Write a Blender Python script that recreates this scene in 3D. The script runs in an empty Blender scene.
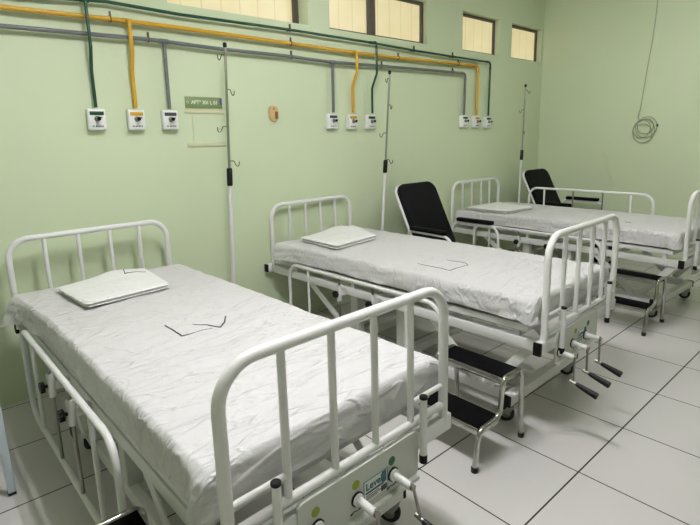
import bpy, bmesh, math, random
from mathutils import Vector, Matrix, noise

SC = bpy.context.scene
COL = SC.collection

# ------------------------------------------------------------------ camera
YAW, PITCH, ROLL = 0.71265, -0.19384, -0.0274
FPX, PPX, PPY = 493.714, 348.384, 237.527
cam_data = bpy.data.cameras.new('camera')
cam = bpy.data.objects.new('camera', cam_data)
COL.objects.link(cam)
fwd = Vector((math.sin(YAW) * math.cos(PITCH), math.cos(YAW) * math.cos(PITCH), math.sin(PITCH)))
rt = fwd.cross(Vector((0, 0, 1))).normalized()
upv = rt.cross(fwd)
r2 = rt * math.cos(ROLL) + upv * math.sin(ROLL)
u2 = -rt * math.sin(ROLL) + upv * math.cos(ROLL)
m3 = Matrix((r2, u2, -fwd)).transposed()
cam.matrix_world = Matrix.Translation((-0.267, -3.3702, 1.4834)) @ m3.to_4x4()
cam_data.sensor_width = 36.0
cam_data.lens = FPX / 700 * 36.0
cam_data.shift_x = (350 - PPX) / 700
cam_data.shift_y = (PPY - 262.5) / 700
cam_data.clip_start = 0.03
SC.camera = cam

# ------------------------------------------------------------------ world, lights, exposure
world = bpy.data.worlds.new('world')
SC.world = world
world.use_nodes = True
world.node_tree.nodes['Background'].inputs[0].default_value = (0.75, 0.82, 0.9, 1)
world.node_tree.nodes['Background'].inputs[1].default_value = 0.6

def area(name, loc, sx, sy, power, col=(1, 0.985, 0.95)):
    l = bpy.data.lights.new(name, 'AREA')
    l.shape = 'RECTANGLE'; l.size = sx; l.size_y = sy; l.energy = power; l.color = col
    o = bpy.data.objects.new(name, l); COL.objects.link(o); o.location = loc
    return o
LAMPS = [(0.72, -2.10), (3.75, -2.10)]
TUBE_POWER = (136.0, 42.0)      # emission of the lamp tubes built further down
# added fill light behind the camera, no real source in the closed room
l_ = area('front_fill', (-0.6, -6.6, 2.0), 3.4, 1.6, 4, (0.95, 0.98, 1.0))
l_.rotation_euler = (math.radians(90), 0, math.radians(-15))
SC.view_settings.view_transform = 'Standard'
SC.view_settings.look = 'None'
SC.view_settings.gamma = 1
SC.view_settings.use_curve_mapping = False
SC.view_settings.exposure = 0.0

# ------------------------------------------------------------------ helpers
def s2l(c):
    return tuple(((x / 255) / 12.92 if x / 255 <= 0.04045 else (((x / 255) + 0.055) / 1.055) ** 2.4) for x in c)

def mat(name, rgb, rough=0.5, metal=0.0, var=0.04, scale=6.0, bump=0.0, bscale=40.0, coat=0.0, emit=None, spec=0.5):
    m = bpy.data.materials.new(name); m.use_nodes = True
    nt = m.node_tree; b = nt.nodes['Principled BSDF']
    b.inputs['Roughness'].default_value = rough
    b.inputs['Metallic'].default_value = metal
    b.inputs['Coat Weight'].default_value = coat
    b.inputs['Specular IOR Level'].default_value = spec
    c = s2l(rgb)
    tc = nt.nodes.new('ShaderNodeTexCoord')
    nz = nt.nodes.new('ShaderNodeTexNoise'); nz.inputs['Scale'].default_value = scale
    nz.inputs['Detail'].default_value = 4
    nt.links.new(tc.outputs['Object'], nz.inputs['Vector'])
    mx = nt.nodes.new('ShaderNodeMix'); mx.data_type = 'RGBA'
    mx.inputs['A'].default_value = (*[x * (1 - var) for x in c], 1)
    mx.inputs['B'].default_value = (*[min(1, x * (1 + var)) for x in c], 1)
    nt.links.new(nz.outputs['Fac'], mx.inputs['Factor'])
    nt.links.new(mx.outputs['Result'], b.inputs['Base Color'])
    if bump:
        n2 = nt.nodes.new('ShaderNodeTexNoise'); n2.inputs['Scale'].default_value = bscale
        n2.inputs['Detail'].default_value = 3
        nt.links.new(tc.outputs['Object'], n2.inputs['Vector'])
        bp = nt.nodes.new('ShaderNodeBump'); bp.inputs['Strength'].default_value = bump
        bp.inputs['Distance'].default_value = 0.004
        nt.links.new(n2.outputs['Fac'], bp.inputs['Height'])
        nt.links.new(bp.outputs['Normal'], b.inputs['Normal'])
    if emit:
        b.inputs['Emission Color'].default_value = (*s2l(emit[0]), 1)
        b.inputs['Emission Strength'].default_value = emit[1]
    return m

M = {}
M['wall'] = mat('wall_paint', (209, 221, 186), 0.55, var=0.05, scale=1.3, bump=0.12, bscale=18)
M['steel_white'] = mat('white_enamel', (229, 229, 226), 0.32, var=0.03, scale=3, coat=0.15)
M['panel'] = mat('panel_enamel', (205, 208, 199), 0.38, var=0.03, scale=3)
M['black'] = mat('black_plastic', (8, 8, 9), 0.5, spec=0.3)
M['vinyl'] = mat('black_vinyl', (7, 8, 11), 0.6, bump=0.15, bscale=90, spec=0.15)
M['rubber'] = mat('black_rubber', (26, 26, 26), 0.7, bump=0.1, bscale=120)
M['tread'] = mat('black_tread', (5, 5, 6), 0.85, spec=0.1, bump=0.3, bscale=200)
M['chrome'] = mat('chrome', (186, 186, 180), 0.18, 1.0, var=0.05)
M['steel'] = mat('brushed_steel', (150, 148, 140), 0.35, 1.0)
M['grey_plastic'] = mat('caster_plastic', (150, 155, 150), 0.5)
M['mattress'] = mat('mattress_vinyl', (70, 74, 76), 0.5)
M['ceiling'] = mat('ceiling_paint', (232, 232, 224), 0.8)
M['green_pipe'] = mat('green_pipe_paint', (14, 68, 44), 0.4)
M['yellow_pipe'] = mat('yellow_pipe_paint', (208, 160, 38), 0.4)
M['grey_pipe'] = mat('grey_pipe_paint', (104, 108, 108), 0.4)
M['clamp'] = mat('clamp_metal', (92, 88, 78), 0.5, 0.5)
M['white_plastic'] = mat('white_plastic', (234, 236, 232), 0.35)
M['dark_label'] = mat('dark_label', (58, 64, 66), 0.5)
M['frame'] = mat('window_frame_paint', (92, 82, 72), 0.5)
M['pole_metal'] = mat('pole_metal', (160, 160, 146), 0.3, 0.85)
M['hook'] = mat('hook_metal', (86, 84, 74), 0.35, 0.8)
M['sign'] = mat('sign_green', (122, 142, 92), 0.45)
M['sign_text'] = mat('sign_lettering', (226, 232, 214), 0.5)
M['cream'] = mat('cream_plastic', (208, 206, 170), 0.5)
M['blue'] = mat('blue_sticker', (70, 80, 140), 0.5)
M['teal'] = mat('teal_print', (46, 104, 116), 0.5)
M['olive_dot'] = mat('olive_dot', (150, 160, 34), 0.5)
M['green_dot'] = mat('green_dot', (28, 108, 76), 0.5)
M['ink'] = mat('ink', (52, 54, 54), 0.8)
M['beige'] = mat('beige_plastic', (206, 178, 122), 0.55, var=0.15, scale=30)
M['brown'] = mat('brown_plug', (150, 92, 62), 0.6, var=0.2, scale=40)
M['cord'] = mat('cord_sheath', (158, 168, 140), 0.6)
M['flake'] = mat('old_glue_marks', (186, 184, 132), 0.8, var=0.2, scale=40)
M['patch'] = mat('repaint_patch', (206, 217, 184), 0.6)
M['table'] = mat('pale_blue_enamel', (204, 214, 224), 0.4)
M['tube_a'] = mat('lamp_tube', (250, 250, 245), 0.5, emit=((252, 250, 255), TUBE_POWER[0]))
M['tube_b'] = mat('lamp_tube_dim', (250, 250, 245), 0.5, emit=((252, 250, 255), TUBE_POWER[1]))  # same tube with weaker emission, set to keep the right wall darker
M['sill'] = mat('sill_stone', (206, 206, 196), 0.5)

# cloth
def cloth(name, rgb):
    m = mat(name, rgb, 0.85, var=0.015, scale=4)
    nt = m.node_tree; b = nt.nodes['Principled BSDF']
    b.inputs['Sheen Weight'].default_value = 0.1
    tc = nt.nodes.new('ShaderNodeTexCoord')
    mp = nt.nodes.new('ShaderNodeMapping'); mp.inputs['Rotation'].default_value = (0, 0, 0.75)
    mp.inputs['Scale'].default_value = (1.0, 3.6, 2.0)
    nt.links.new(tc.outputs['Object'], mp.inputs['Vector'])
    n1 = nt.nodes.new('ShaderNodeTexNoise'); n1.inputs['Scale'].default_value = 3.2
    n1.inputs['Detail'].default_value = 6; n1.inputs['Roughness'].default_value = 0.62
    n1.inputs['Distortion'].default_value = 1.3
    nt.links.new(mp.outputs['Vector'], n1.inputs['Vector'])
    # ridges: |2n-1|
    a = nt.nodes.new('ShaderNodeMath'); a.operation = 'MULTIPLY_ADD'; a.inputs[1].default_value = 2; a.inputs[2].default_value = -1
    nt.links.new(n1.outputs['Fac'], a.inputs[0])
    ab = nt.nodes.new('ShaderNodeMath'); ab.operation = 'ABSOLUTE'; nt.links.new(a.outputs[0], ab.inputs[0])
    pw = nt.nodes.new('ShaderNodeMath'); pw.operation = 'POWER'; pw.inputs[1].default_value = 0.6
    nt.links.new(ab.outputs[0], pw.inputs[0])
    bp = nt.nodes.new('ShaderNodeBump'); bp.invert = True
    bp.inputs['Strength'].default_value = 0.5; bp.inputs['Distance'].default_value = 0.006
    nt.links.new(pw.outputs[0], bp.inputs['Height'])
    last = bp.outputs['Normal']
    # sharp thin creases running two ways
    for rz_, sc_, off in ((-0.5, (1.0, 3.0, 1.5), 3.1), (0.95, (1.0, 4.0, 1.5), 9.7)):
        mp2 = nt.nodes.new('ShaderNodeMapping'); mp2.inputs['Rotation'].default_value = (0, 0, rz_)
        mp2.inputs['Scale'].default_value = sc_; mp2.inputs['Location'].default_value = (off, off * 0.7, 0)
        nt.links.new(tc.outputs['Object'], mp2.inputs['Vector'])
        n2 = nt.nodes.new('ShaderNodeTexNoise'); n2.inputs['Scale'].default_value = 2.6; n2.inputs['Detail'].default_value = 2.5
        n2.inputs['Distortion'].default_value = 0.8
        nt.links.new(mp2.outputs['Vector'], n2.inputs['Vector'])
        a2 = nt.nodes.new('ShaderNodeMath'); a2.operation = 'MULTIPLY_ADD'; a2.inputs[1].default_value = 2; a2.inputs[2].default_value = -1
        nt.links.new(n2.outputs['Fac'], a2.inputs[0])
        b2 = nt.nodes.new('ShaderNodeMath'); b2.operation = 'ABSOLUTE'; nt.links.new(a2.outputs[0], b2.inputs[0])
        r2_ = nt.nodes.new('ShaderNodeMapRange'); r2_.interpolation_type = 'SMOOTHSTEP'
        r2_.inputs['From Min'].default_value = 0.0; r2_.inputs['From Max'].default_value = 0.09
        nt.links.new(b2.outputs[0], r2_.inputs['Value'])
        bq = nt.nodes.new('ShaderNodeBump'); bq.invert = True
        bq.inputs['Strength'].default_value = 0.7; bq.inputs['Distance'].default_value = 0.005
        nt.links.new(r2_.outputs['Result'], bq.inputs['Height']); nt.links.new(last, bq.inputs['Normal'])
        last = bq.outputs['Normal']
    nt.links.new(last, b.inputs['Normal'])
    return m
M['sheet'] = cloth('sheet_cotton', (207, 206, 205))
M['linen'] = cloth('linen_cotton', (236, 236, 233))

# floor tiles
TS, TX, TY = 0.5, 1.7733, -2.5402
def floor_material():
    m = bpy.data.materials.new('floor_tiles'); m.use_nodes = True
    nt = m.node_tree; b = nt.nodes['Principled BSDF']; N = nt.nodes.new; L = nt.links.new
    tc = N('ShaderNodeTexCoord'); sp = N('ShaderNodeSeparateXYZ'); L(tc.outputs['Object'], sp.inputs[0])
    def math_(op, a, v=None, v2=None):
        n = N('ShaderNodeMath'); n.operation = op
        L(a, n.inputs[0]) if not isinstance(a, (int, float)) else None
        if v is not None:
            if isinstance(v, (int, float)): n.inputs[1].default_value = v
            else: L(v, n.inputs[1])
        if v2 is not None: n.inputs[2].default_value = v2
        return n.outputs[0]
    ds = []; cells = []
    for out, off, wdt in ((sp.outputs['X'], TX, 0.0031), (sp.outputs['Y'], TY, 0.0036)):
        s = math_('SUBTRACT', out, off)
        d = math_('DIVIDE', s, TS)
        cells.append(math_('ROUND', math_('ADD', math_('FLOOR', d), 0.0)))
        f = math_('FRACT', math_('ADD', d, 0.5))
        c = math_('ABSOLUTE', math_('SUBTRACT', f, 0.5))
        c = math_('MULTIPLY', c, TS)
        ds.append(math_('LESS_THAN', c, wdt))
    g = math_('MAXIMUM', ds[0], ds[1])
    cb = N('ShaderNodeCombineXYZ'); L(cells[0], cb.inputs[0]); L(cells[1], cb.inputs[1])
    wn = N('ShaderNodeTexWhiteNoise'); wn.noise_dimensions = '3D'; L(cb.outputs[0], wn.inputs['Vector'])
    nz = N('ShaderNodeTexNoise'); nz.inputs['Scale'].default_value = 2.5; nz.inputs['Detail'].default_value = 5
    L(tc.outputs['Object'], nz.inputs['Vector'])
    t = math_('ADD', math_('MULTIPLY', wn.outputs['Value'], 0.5), math_('MULTIPLY', nz.outputs['Fac'], 0.5))
    m1 = N('ShaderNodeMix'); m1.data_type = 'RGBA'
    m1.inputs['A'].default_value = (*s2l((202, 199, 196)), 1); m1.inputs['B'].default_value = (*s2l((213, 210, 207)), 1)
    L(t, m1.inputs['Factor'])
    m2 = N('ShaderNodeMix'); m2.data_type = 'RGBA'; m2.inputs['B'].default_value = (*s2l((48, 44, 41)), 1)
    L(g, m2.inputs['Factor']); L(m1.outputs['Result'], m2.inputs['A']); L(m2.outputs['Result'], b.inputs['Base Color'])
    r = N('ShaderNodeMapRange'); r.inputs['To Min'].default_value = 0.22; r.inputs['To Max'].default_value = 0.8
    L(g, r.inputs['Value']); L(r.outputs['Result'], b.inputs['Roughness'])
    bp = N('ShaderNodeBump'); bp.invert = True; bp.inputs['Distance'].default_value = 0.002; bp.inputs['Strength'].default_value = 0.6
    L(g, bp.inputs['Height']); L(bp.outputs['Normal'], b.inputs['Normal'])
    return m
M['floor'] = floor_material()

# frosted pane lit by daylight from outside, with the faint uprights of the grille behind
def pane_material():
    m = bpy.data.materials.new('frosted_pane'); m.use_nodes = True
    nt = m.node_tree; b = nt.nodes['Principled BSDF']; N = nt.nodes.new; L = nt.links.new
    b.inputs['Roughness'].default_value = 0.35
    tc = N('ShaderNodeTexCoord'); sp = N('ShaderNodeSeparateXYZ'); L(tc.outputs['Object'], sp.inputs[0])
    d = N('ShaderNodeMath'); d.operation = 'DIVIDE'; d.inputs[1].default_value = 0.155; L(sp.outputs['X'], d.inputs[0])
    f = N('ShaderNodeMath'); f.operation = 'FRACT'; L(d.outputs[0], f.inputs[0])
    lt = N('ShaderNodeMath'); lt.operation = 'LESS_THAN'; lt.inputs[1].default_value = 0.07; L(f.outputs[0], lt.inputs[0])
    nz = N('ShaderNodeTexNoise'); nz.inputs['Scale'].default_value = 5; L(tc.outputs['Object'], nz.inputs['Vector'])
    a = N('ShaderNodeMix'); a.data_type = 'RGBA'
    a.inputs['A'].default_value = (*s2l((232, 212, 150)), 1); a.inputs['B'].default_value = (*s2l((250, 238, 190)), 1)
    L(nz.outputs['Fac'], a.inputs['Factor'])
    c = N('ShaderNodeMix'); c.data_type = 'RGBA'; c.inputs['B'].default_value = (*s2l((224, 204, 148)), 1)
    L(lt.outputs[0], c.inputs['Factor']); L(a.outputs['Result'], c.inputs['A'])
    b.inputs['Base Color'].default_value = (0.3, 0.28, 0.2, 1)
    L(c.outputs['Result'], b.inputs['Emission Color']); b.inputs['Emission Strength'].default_value = 0.68
    return m
M['pane'] = pane_material()

def finish(name, bm, mats, parent=None, smooth=True, angle=40):
    if not isinstance(mats, (list, tuple)): mats = [mats]
    me = bpy.data.meshes.new(name)
    bmesh.ops.recalc_face_normals(bm, faces=bm.faces)
    bm.to_mesh(me); bm.free()
    for m in mats: me.materials.append(m)
    if smooth:
        for p in me.polygons: p.use_smooth = True
        me.set_sharp_from_angle(angle=math.radians(angle))
    o = bpy.data.objects.new(name, me); COL.objects.link(o)
    if parent: o.parent = parent
    return o

def thing(name, label, cat, loc=(0, 0, 0), rz=0, group=None):
    o = bpy.data.objects.new(name, None); COL.objects.link(o)
    o.location = loc; o.rotation_euler = (0, 0, rz); o.empty_display_size = 0.1
    o['label'] = label; o['category'] = cat
    if group: o['group'] = group
    return o
def tag(o, label, cat, group=None):
    o['label'] = label; o['category'] = cat
    if group: o['group'] = group
    return o

def fillet(pts, rad, n=6, closed=False):
    pts = [Vector(p) for p in pts]; out = []
    N = len(pts)
    for i, p in enumerate(pts):
        if not closed and i in (0, N - 1): out.append(p); continue
        a = pts[i - 1]; b = pts[(i + 1) % N]
        r = rad[i] if isinstance(rad, (list, tuple)) else rad
        if r <= 0: out.append(p); continue
        d1 = (a - p); d2 = (b - p); l1, l2 = d1.length, d2.length
        d1.normalize(); d2.normalize()
        ang = d1.angle(d2)
        if ang > math.pi - 0.02: out.append(p); continue
        t = min(r / math.tan(ang / 2), l1 * 0.49, l2 * 0.49)
        rr = t * math.tan(ang / 2)
        c = p + (d1 + d2).normalized() * (rr / math.sin(ang / 2))
        s = p + d1 * t; e = p + d2 * t
        v1 = s - c; v2 = e - c
        tot = v1.angle(v2); ax = v1.cross(v2).normalized()
        for k in range(n + 1):
            out.append(c + Matrix.Rotation(tot * k / n, 3, ax) @ v1)
    return out

def tube(bm, pts, r, seg=12, closed=False, cap=True, mi=0):
    pts = [Vector(p) for p in pts]
    q = [pts[0]]
    for p in pts[1:]:
        if (p - q[-1]).length > 1e-5: q.append(p)
    pts = q; N = len(pts); rings = []
    def tan(i):
        if closed: return (pts[(i + 1) % N] - pts[i - 1]).normalized()
        if i == 0: return (pts[1] - pts[0]).normalized()
        if i == N - 1: return (pts[-1] - pts[-2]).normalized()
        return ((pts[i + 1] - pts[i]).normalized() + (pts[i] - pts[i - 1]).normalized()).normalized()
    t = tan(0); ref = Vector((0, 0, 1)) if abs(t.z) < 0.9 else Vector((1, 0, 0))
    n = t.cross(ref).normalized()
    for i in range(N):
        t2 = tan(i)
        ax = t.cross(t2)
        if ax.length > 1e-7:
            n = Matrix.Rotation(t.angle(t2), 3, ax.normalized()) @ n
        t = t2; b = t.cross(n).normalized(); n = b.cross(t).normalized()
        rad = r[i] if isinstance(r, (list, tuple)) else r
        rings.append([bm.verts.new(pts[i] + n * math.cos(2 * math.pi * k / seg) * rad + b * math.sin(2 * math.pi * k / seg) * rad) for k in range(seg)])
    rng = range(N if closed else N - 1)
    for i in rng:
        A = rings[i]; B = rings[(i + 1) % N]
        for k in range(seg):
            f = bm.faces.new((A[k], A[(k + 1) % seg], B[(k + 1) % seg], B[k])); f.material_index = mi
    if cap and not closed:
        f = bm.faces.new(rings[0][::-1]); f.material_index = mi
        f = bm.faces.new(rings[-1]); f.material_index = mi

def box(bm, lo, hi, bev=0.0, mi=0, rot=None, seg=2):
    lo = Vector(lo); hi = Vector(hi); c = (lo + hi) / 2; d = hi - lo
    r = bmesh.ops.create_cube(bm, size=1.0)
    vs = r['verts']
    for v in vs:
        v.co = Vector((v.co.x * d.x, v.co.y * d.y, v.co.z * d.z))
    fs = {f for v in vs for f in v.link_faces}
    for f in fs: f.material_index = mi
    if bev > 0:
        es = list({e for v in vs for e in v.link_edges})
        rr = bmesh.ops.bevel(bm, geom=es, offset=bev, segments=seg, affect='EDGES', profile=0.5)
        vs = list({v for f in rr['faces'] for v in f.verts} | {v for v in vs if v.is_valid})
        for f in {f for v in vs for f in v.link_faces}: f.material_index = mi
    for v in vs:
        if rot is not None: v.co = rot @ v.co
        v.co += c
    return vs

def beam(bm, a, b, w, h, bev=0.004, mi=0, up=(0, 0, 1)):
    """rectangular bar from a to b, w across and h high"""
    a = Vector(a); b = Vector(b); d = b - a; L = d.length; x = d.normalized()
    y = Vector(up).cross(x)
    if y.length < 1e-3: y = Vector((0, 1, 0)).cross(x)
    y.normalize(); z = x.cross(y)
    R = Matrix((x, y, z)).transposed()
    box(bm, (a + b) / 2 - Vector((L / 2, w / 2, h / 2)), (a + b) / 2 + Vector((L / 2, w / 2, h / 2)), bev, mi, R)

def cyl(bm, a, b, r, seg=16, mi=0, bev=0.0):
    a = Vector(a); b = Vector(b)
    if bev:
        d = (b - a).normalized()
        tube(bm, [a, a + d * 1e-4 + d * bev, b - d * bev, b], [r - bev, r, r, r - bev], seg, mi=mi)
    else: tube(bm, [a, b], r, seg, mi=mi)

def NB(): return bmesh.new()

def text_mesh(bm, body, size, M4, mi, extrude=0.0006, bold=0.0, spacing=1.0):
    """lettering laid out in the local xz plane via M4 (x right, y up in text space)"""
    cu = bpy.data.curves.new('txt', 'FONT'); cu.body = body; cu.size = size; cu.extrude = extrude
    cu.offset = bold; cu.space_character = spacing; cu.align_x = 'CENTER'; cu.align_y = 'CENTER'
    o = bpy.data.objects.new('txt', cu); COL.objects.link(o)
    dg = bpy.context.evaluated_depsgraph_get()
    me = bpy.data.meshes.new_from_object(o.evaluated_get(dg))
    bpy.data.objects.remove(o); bpy.data.curves.remove(cu)
    n0 = len(bm.verts); f0 = len(bm.faces)
    bm.from_mesh(me); bpy.data.meshes.remove(me)
    bm.verts.ensure_lookup_table(); bm.faces.ensure_lookup_table()
    for v in bm.verts[n0:]: v.co = M4 @ v.co
    for f in bm.faces[f0:]: f.material_index = mi

# ------------------------------------------------------------------ room shell
XL, XR, YF, H, WT = -3.4, 6.03, -7.2, 3.15, 0.2
def structure(name, bm, m, smooth=False):
    o = finish(name, bm, m, None, smooth); o['kind'] = 'structure'; return o
b = NB(); box(b, (XL - WT, YF - WT, -0.1), (XR + WT, WT, 0)); structure('floor', b, M['floor'])
b = NB(); box(b, (XL - WT, YF - WT, H), (XR + WT, WT, H + 0.1)); structure('ceiling', b, M['ceiling'])
b = NB(); box(b, (XR, YF - WT, 0), (XR + WT, WT, H)); structure('wall_right', b, M['wall'])
b = NB(); box(b, (XL - WT, YF - WT, 0), (XL, WT, H)); structure('wall_left', b, M['wall'])
b = NB(); box(b, (XL, YF - WT, 0), (XR, YF, H)); structure('wall_front', b, M['wall'])
SILL, HEAD = 2.40, 2.795
HOLES = [(1.13, 2.285), (2.50, 3.745), (4.325, 5.03), (5.285, 5.985)]
b = NB()
xs = sorted({XL, XR, *[x for h in HOLES for x in h]})
zs = [0, SILL, HEAD, H]
def solid(i, j):
    xm = (xs[i] + xs[i + 1]) / 2
    return not (j == 1 and any(h[0] < xm < h[1] for h in HOLES))
grid = {}
def gv(i, j, k):
    if (i, j, k) not in grid: grid[(i, j, k)] = b.verts.new((xs[i], (0, WT)[k], zs[j]))
    return grid[(i, j, k)]
nx, nz_ = len(xs) - 1, 3
for i in range(nx):
    for j in range(nz_):
        if not solid(i, j): continue
        for k in (0, 1): b.faces.new((gv(i, j, k), gv(i + 1, j, k), gv(i + 1, j + 1, k), gv(i, j + 1, k)))
        for di, (p, q) in ((-1, ((i, j), (i, j + 1))), (1, ((i + 1, j), (i + 1, j + 1)))):
            ii = i + di
            if ii < 0 or ii >= nx or not solid(ii, j):
                b.faces.new((gv(*p, 0), gv(*q, 0), gv(*q, 1), gv(*p, 1)))
        for dj, (p, q) in ((-1, ((i, j), (i + 1, j))), (1, ((i, j + 1), (i + 1, j + 1)))):
            jj = j + dj
            if jj < 0 or jj >= nz_ or not solid(i, jj):
                b.faces.new((gv(*p, 0), gv(*q, 0), gv(*q, 1), gv(*p, 1)))
structure('wall_back', b, M['wall'])

# windows
def window(n, x0, x1, yd, mulls, fw=0.045):
    root = bpy.data.objects.new('window_%d' % n, None); COL.objects.link(root)
    root.location = (x0, yd, SILL); root['kind'] = 'structure'
    W = x1 - x0; Hh = HEAD - SILL; e = 0.002
    f = NB()
    box(f, (e, 0, e), (fw, 0.05, Hh - e), 0.003); box(f, (W - fw, 0, e), (W - e, 0.05, Hh - e), 0.003)
    box(f, (fw, 0, e), (W - fw, 0.05, 0.022), 0.003); box(f, (fw, 0, Hh - 0.03), (W - fw, 0.05, Hh - e), 0.003)
    o = finish('window_frame', f, M['frame'], root); o['kind'] = 'structure'
    for (m0, m1) in mulls:
        f = NB(); box(f, (m0 - x0, -0.006, 0.022), (m1 - x0, 0.045, Hh - 0.03), 0.003)
        box(f, ((m0 + m1) / 2 - x0 - 0.004, -0.010, 0.022), ((m0 + m1) / 2 - x0 + 0.004, -0.004, Hh - 0.03))
        o = finish('window_mullion', f, M['frame'], root); o['kind'] = 'structure'
    edges = [fw] + [v for m_ in mulls for v in (m_[0] - x0, m_[1] - x0)] + [W - fw]
    for k in range(0, len(edges), 2):
        f = NB(); box(f, (edges[k], 0.02, 0.022), (edges[k + 1], 0.026, Hh - 0.03))
        o = finish('window_pane', f, M['pane'], root, False); o['kind'] = 'structure'
window(1, 1.13, 2.285, 0.125, [], 0.055)
window(2, 2.50, 3.745, 0.045, [(2.985, 3.075)], 0.04)
window(3, 4.325, 5.03, 0.06, [], 0.035)
window(4, 5.285, 5.985, 0.06, [], 0.035)

# repaint streak on the wall left of the second stand
b = NB(); vs = [b.verts.new(p) for p in ((2.862, -0.0012, 1.70), (2.892, -0.0012, 1.70), (2.892, -0.0012, 1.90), (2.880, -0.0012, 1.96), (2.866, -0.0012, 1.88))]
b.faces.new(vs); r_ = bmesh.ops.extrude_face_region(b, geom=b.faces[:])
for v in r_['geom']:
    if isinstance(v, bmesh.types.BMVert): v.co.y = 0.001
structure('trim_1', b, M['patch'])

# ------------------------------------------------------------------ ceiling lamps (above the frame)
for i, (lx, ly) in enumerate(LAMPS):
    t = thing('ceiling_lamp', ('white ceiling batten lamp above the nearest bed', 'white ceiling batten lamp above the far beds')[i], 'lamp', (lx, ly, H), math.radians(90), 'ceiling lamps')
    f = NB(); box(f, (-0.64, -0.13, -0.05), (0.64, 0.13, -0.001), 0.006); finish('lamp_body', f, M['white_plastic'], t)
    for yy in (-0.07, 0.07):
        f = NB(); cyl(f, (-0.6, yy, -0.10), (0.6, yy, -0.10), 0.026, 10); finish('lamp_tube', f, M[('tube_a', 'tube_b')[i]], t)
        for xx in (-1, 1):
            f = NB(); box(f, (xx * 0.61 - 0.009, yy - 0.025, -0.128), (xx * 0.61 + 0.009, yy + 0.025, -0.05), 0.003); finish('tube_holder', f, M['white_plastic'], t)

# ------------------------------------------------------------------ gas pipes on the wall
def gas_pipe(kind, m, r, run, zc, endx, drops, clamps, label):
    root = thing('gas_pipe', label, 'pipe', (run[0][0], 0, run[0][1]), 0, 'gas supply pipes')
    ox, oz = run[0]
    f = NB()
    pts = [Vector((x - ox, -0.045, z - oz)) for x, z in run] + [Vector((endx - ox, -0.045, zc - oz)), Vector((endx - ox, -0.035, 1.722 - oz))]
    rad = [0.05] * len(pts); rad[-2] = 0.035
    tube(f, fillet(pts, rad, 6), r, 12)
    # elbow collar and unions
    cyl(f, (endx - ox, -0.0445, zc - 0.075 - oz), (endx - ox, -0.0442, zc - 0.05 - oz), r * 1.22)
    cyl(f, (endx - 0.075 - ox, -0.045, zc - oz), (endx - 0.05 - ox, -0.045, zc - oz), r * 1.22)
    finish('pipe_run', f, m, root)
    for (x, bulge) in drops:
        zt = None
        for (a, b_) in zip(run[:-1], run[1:]):
            if a[0] <= x <= b_[0]: zt = a[1] + (b_[1] - a[1]) * (x - a[0]) / (b_[0] - a[0])
        f = NB(); X = x - ox
        if bulge:
            tube(f, fillet([(X, -0.045, zt - oz), (X, -0.045 - bulge, zt - 0.002 - oz), (X, -0.045 - bulge, 2.06 - oz), (X, -0.036, 1.94 - oz), (X, -0.035, 1.722 - oz)], [0, 0.02, 0.06, 0.06, 0], 6), r * 0.95, 12)
        else:
            tube(f, [(X, -0.045, zt - oz), (X, -0.04, 1.95 - oz), (X, -0.035, 1.722 - oz)], r * 0.95, 12)
        cyl(f, (X - 0.028, -0.045, zt - oz), (X + 0.028, -0.045, zt - oz), r * 1.25)
        finish('drop_pipe', f, m, root)
    for x in clamps:
        zt = None
        for (a, b_) in zip(run[:-1], run[1:]):
            if a[0] <= x <= b_[0]: zt = a[1] + (b_[1] - a[1]) * (x - a[0]) / (b_[0] - a[0])
        f = NB(); X = x - ox
        tube(f, [(X, -0.045 + math.cos(a) * (r + 0.003), zt - oz + math.sin(a) * (r + 0.003)) for a in [k * 2 * math.pi / 16 for k in range(16)]], 0.0035, 6, closed=True)
        box(f, (X - 0.006, -0.045 + r, zt - oz - 0.006), (X + 0.006, -0.001, zt - oz + 0.006))
        box(f, (X - 0.005, -0.052, zt - oz + r), (X + 0.005, -0.038, zt - oz + r + 0.03))
        finish('pipe_clamp', f, M['clamp'], root)
gas_pipe('green', M['green_pipe'], 0.0105, [(-1.4, 2.29), (0.30, 2.306), (0.74, 2.338), (1.2, 2.326), (2.07, 2.333), (2.95, 2.326), (3.52, 2.312), (4.6, 2.304)], 2.304, 4.79,
         [(0.618, 0.034), (2.945, 0.055)], [2.07, 3.5, 4.1], 'green painted gas pipe along the wall, uppermost of the three')
gas_pipe('yellow', M['yellow_pipe'], 0.0138, [(-1.4, 2.21), (0.2, 2.231), (0.75, 2.241), (1.2, 2.242), (2.07, 2.233), (2.73, 2.224), (3.28, 2.227), (4.41, 2.246)], 2.246, 4.555,
         [(0.853, 0.034), (2.71, 0.055)], [0.756, 2.07, 3.28, 4.2], 'yellow painted gas pipe running between the green and grey ones')
gas_pipe('grey', M['grey_pipe'], 0.0128, [(-1.4, 2.12), (0.2, 2.135), (0.97, 2.148), (1.47, 2.137), (2.06, 2.137), (2.47, 2.126), (3.06, 2.139), (4.24, 2.154)], 2.154, 4.325,
         [(1.072, 0.0), (2.485, 0.0)], [0.973, 2.07, 3.06, 4.1], 'grey painted gas pipe along the wall, lowest of the three')

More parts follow.
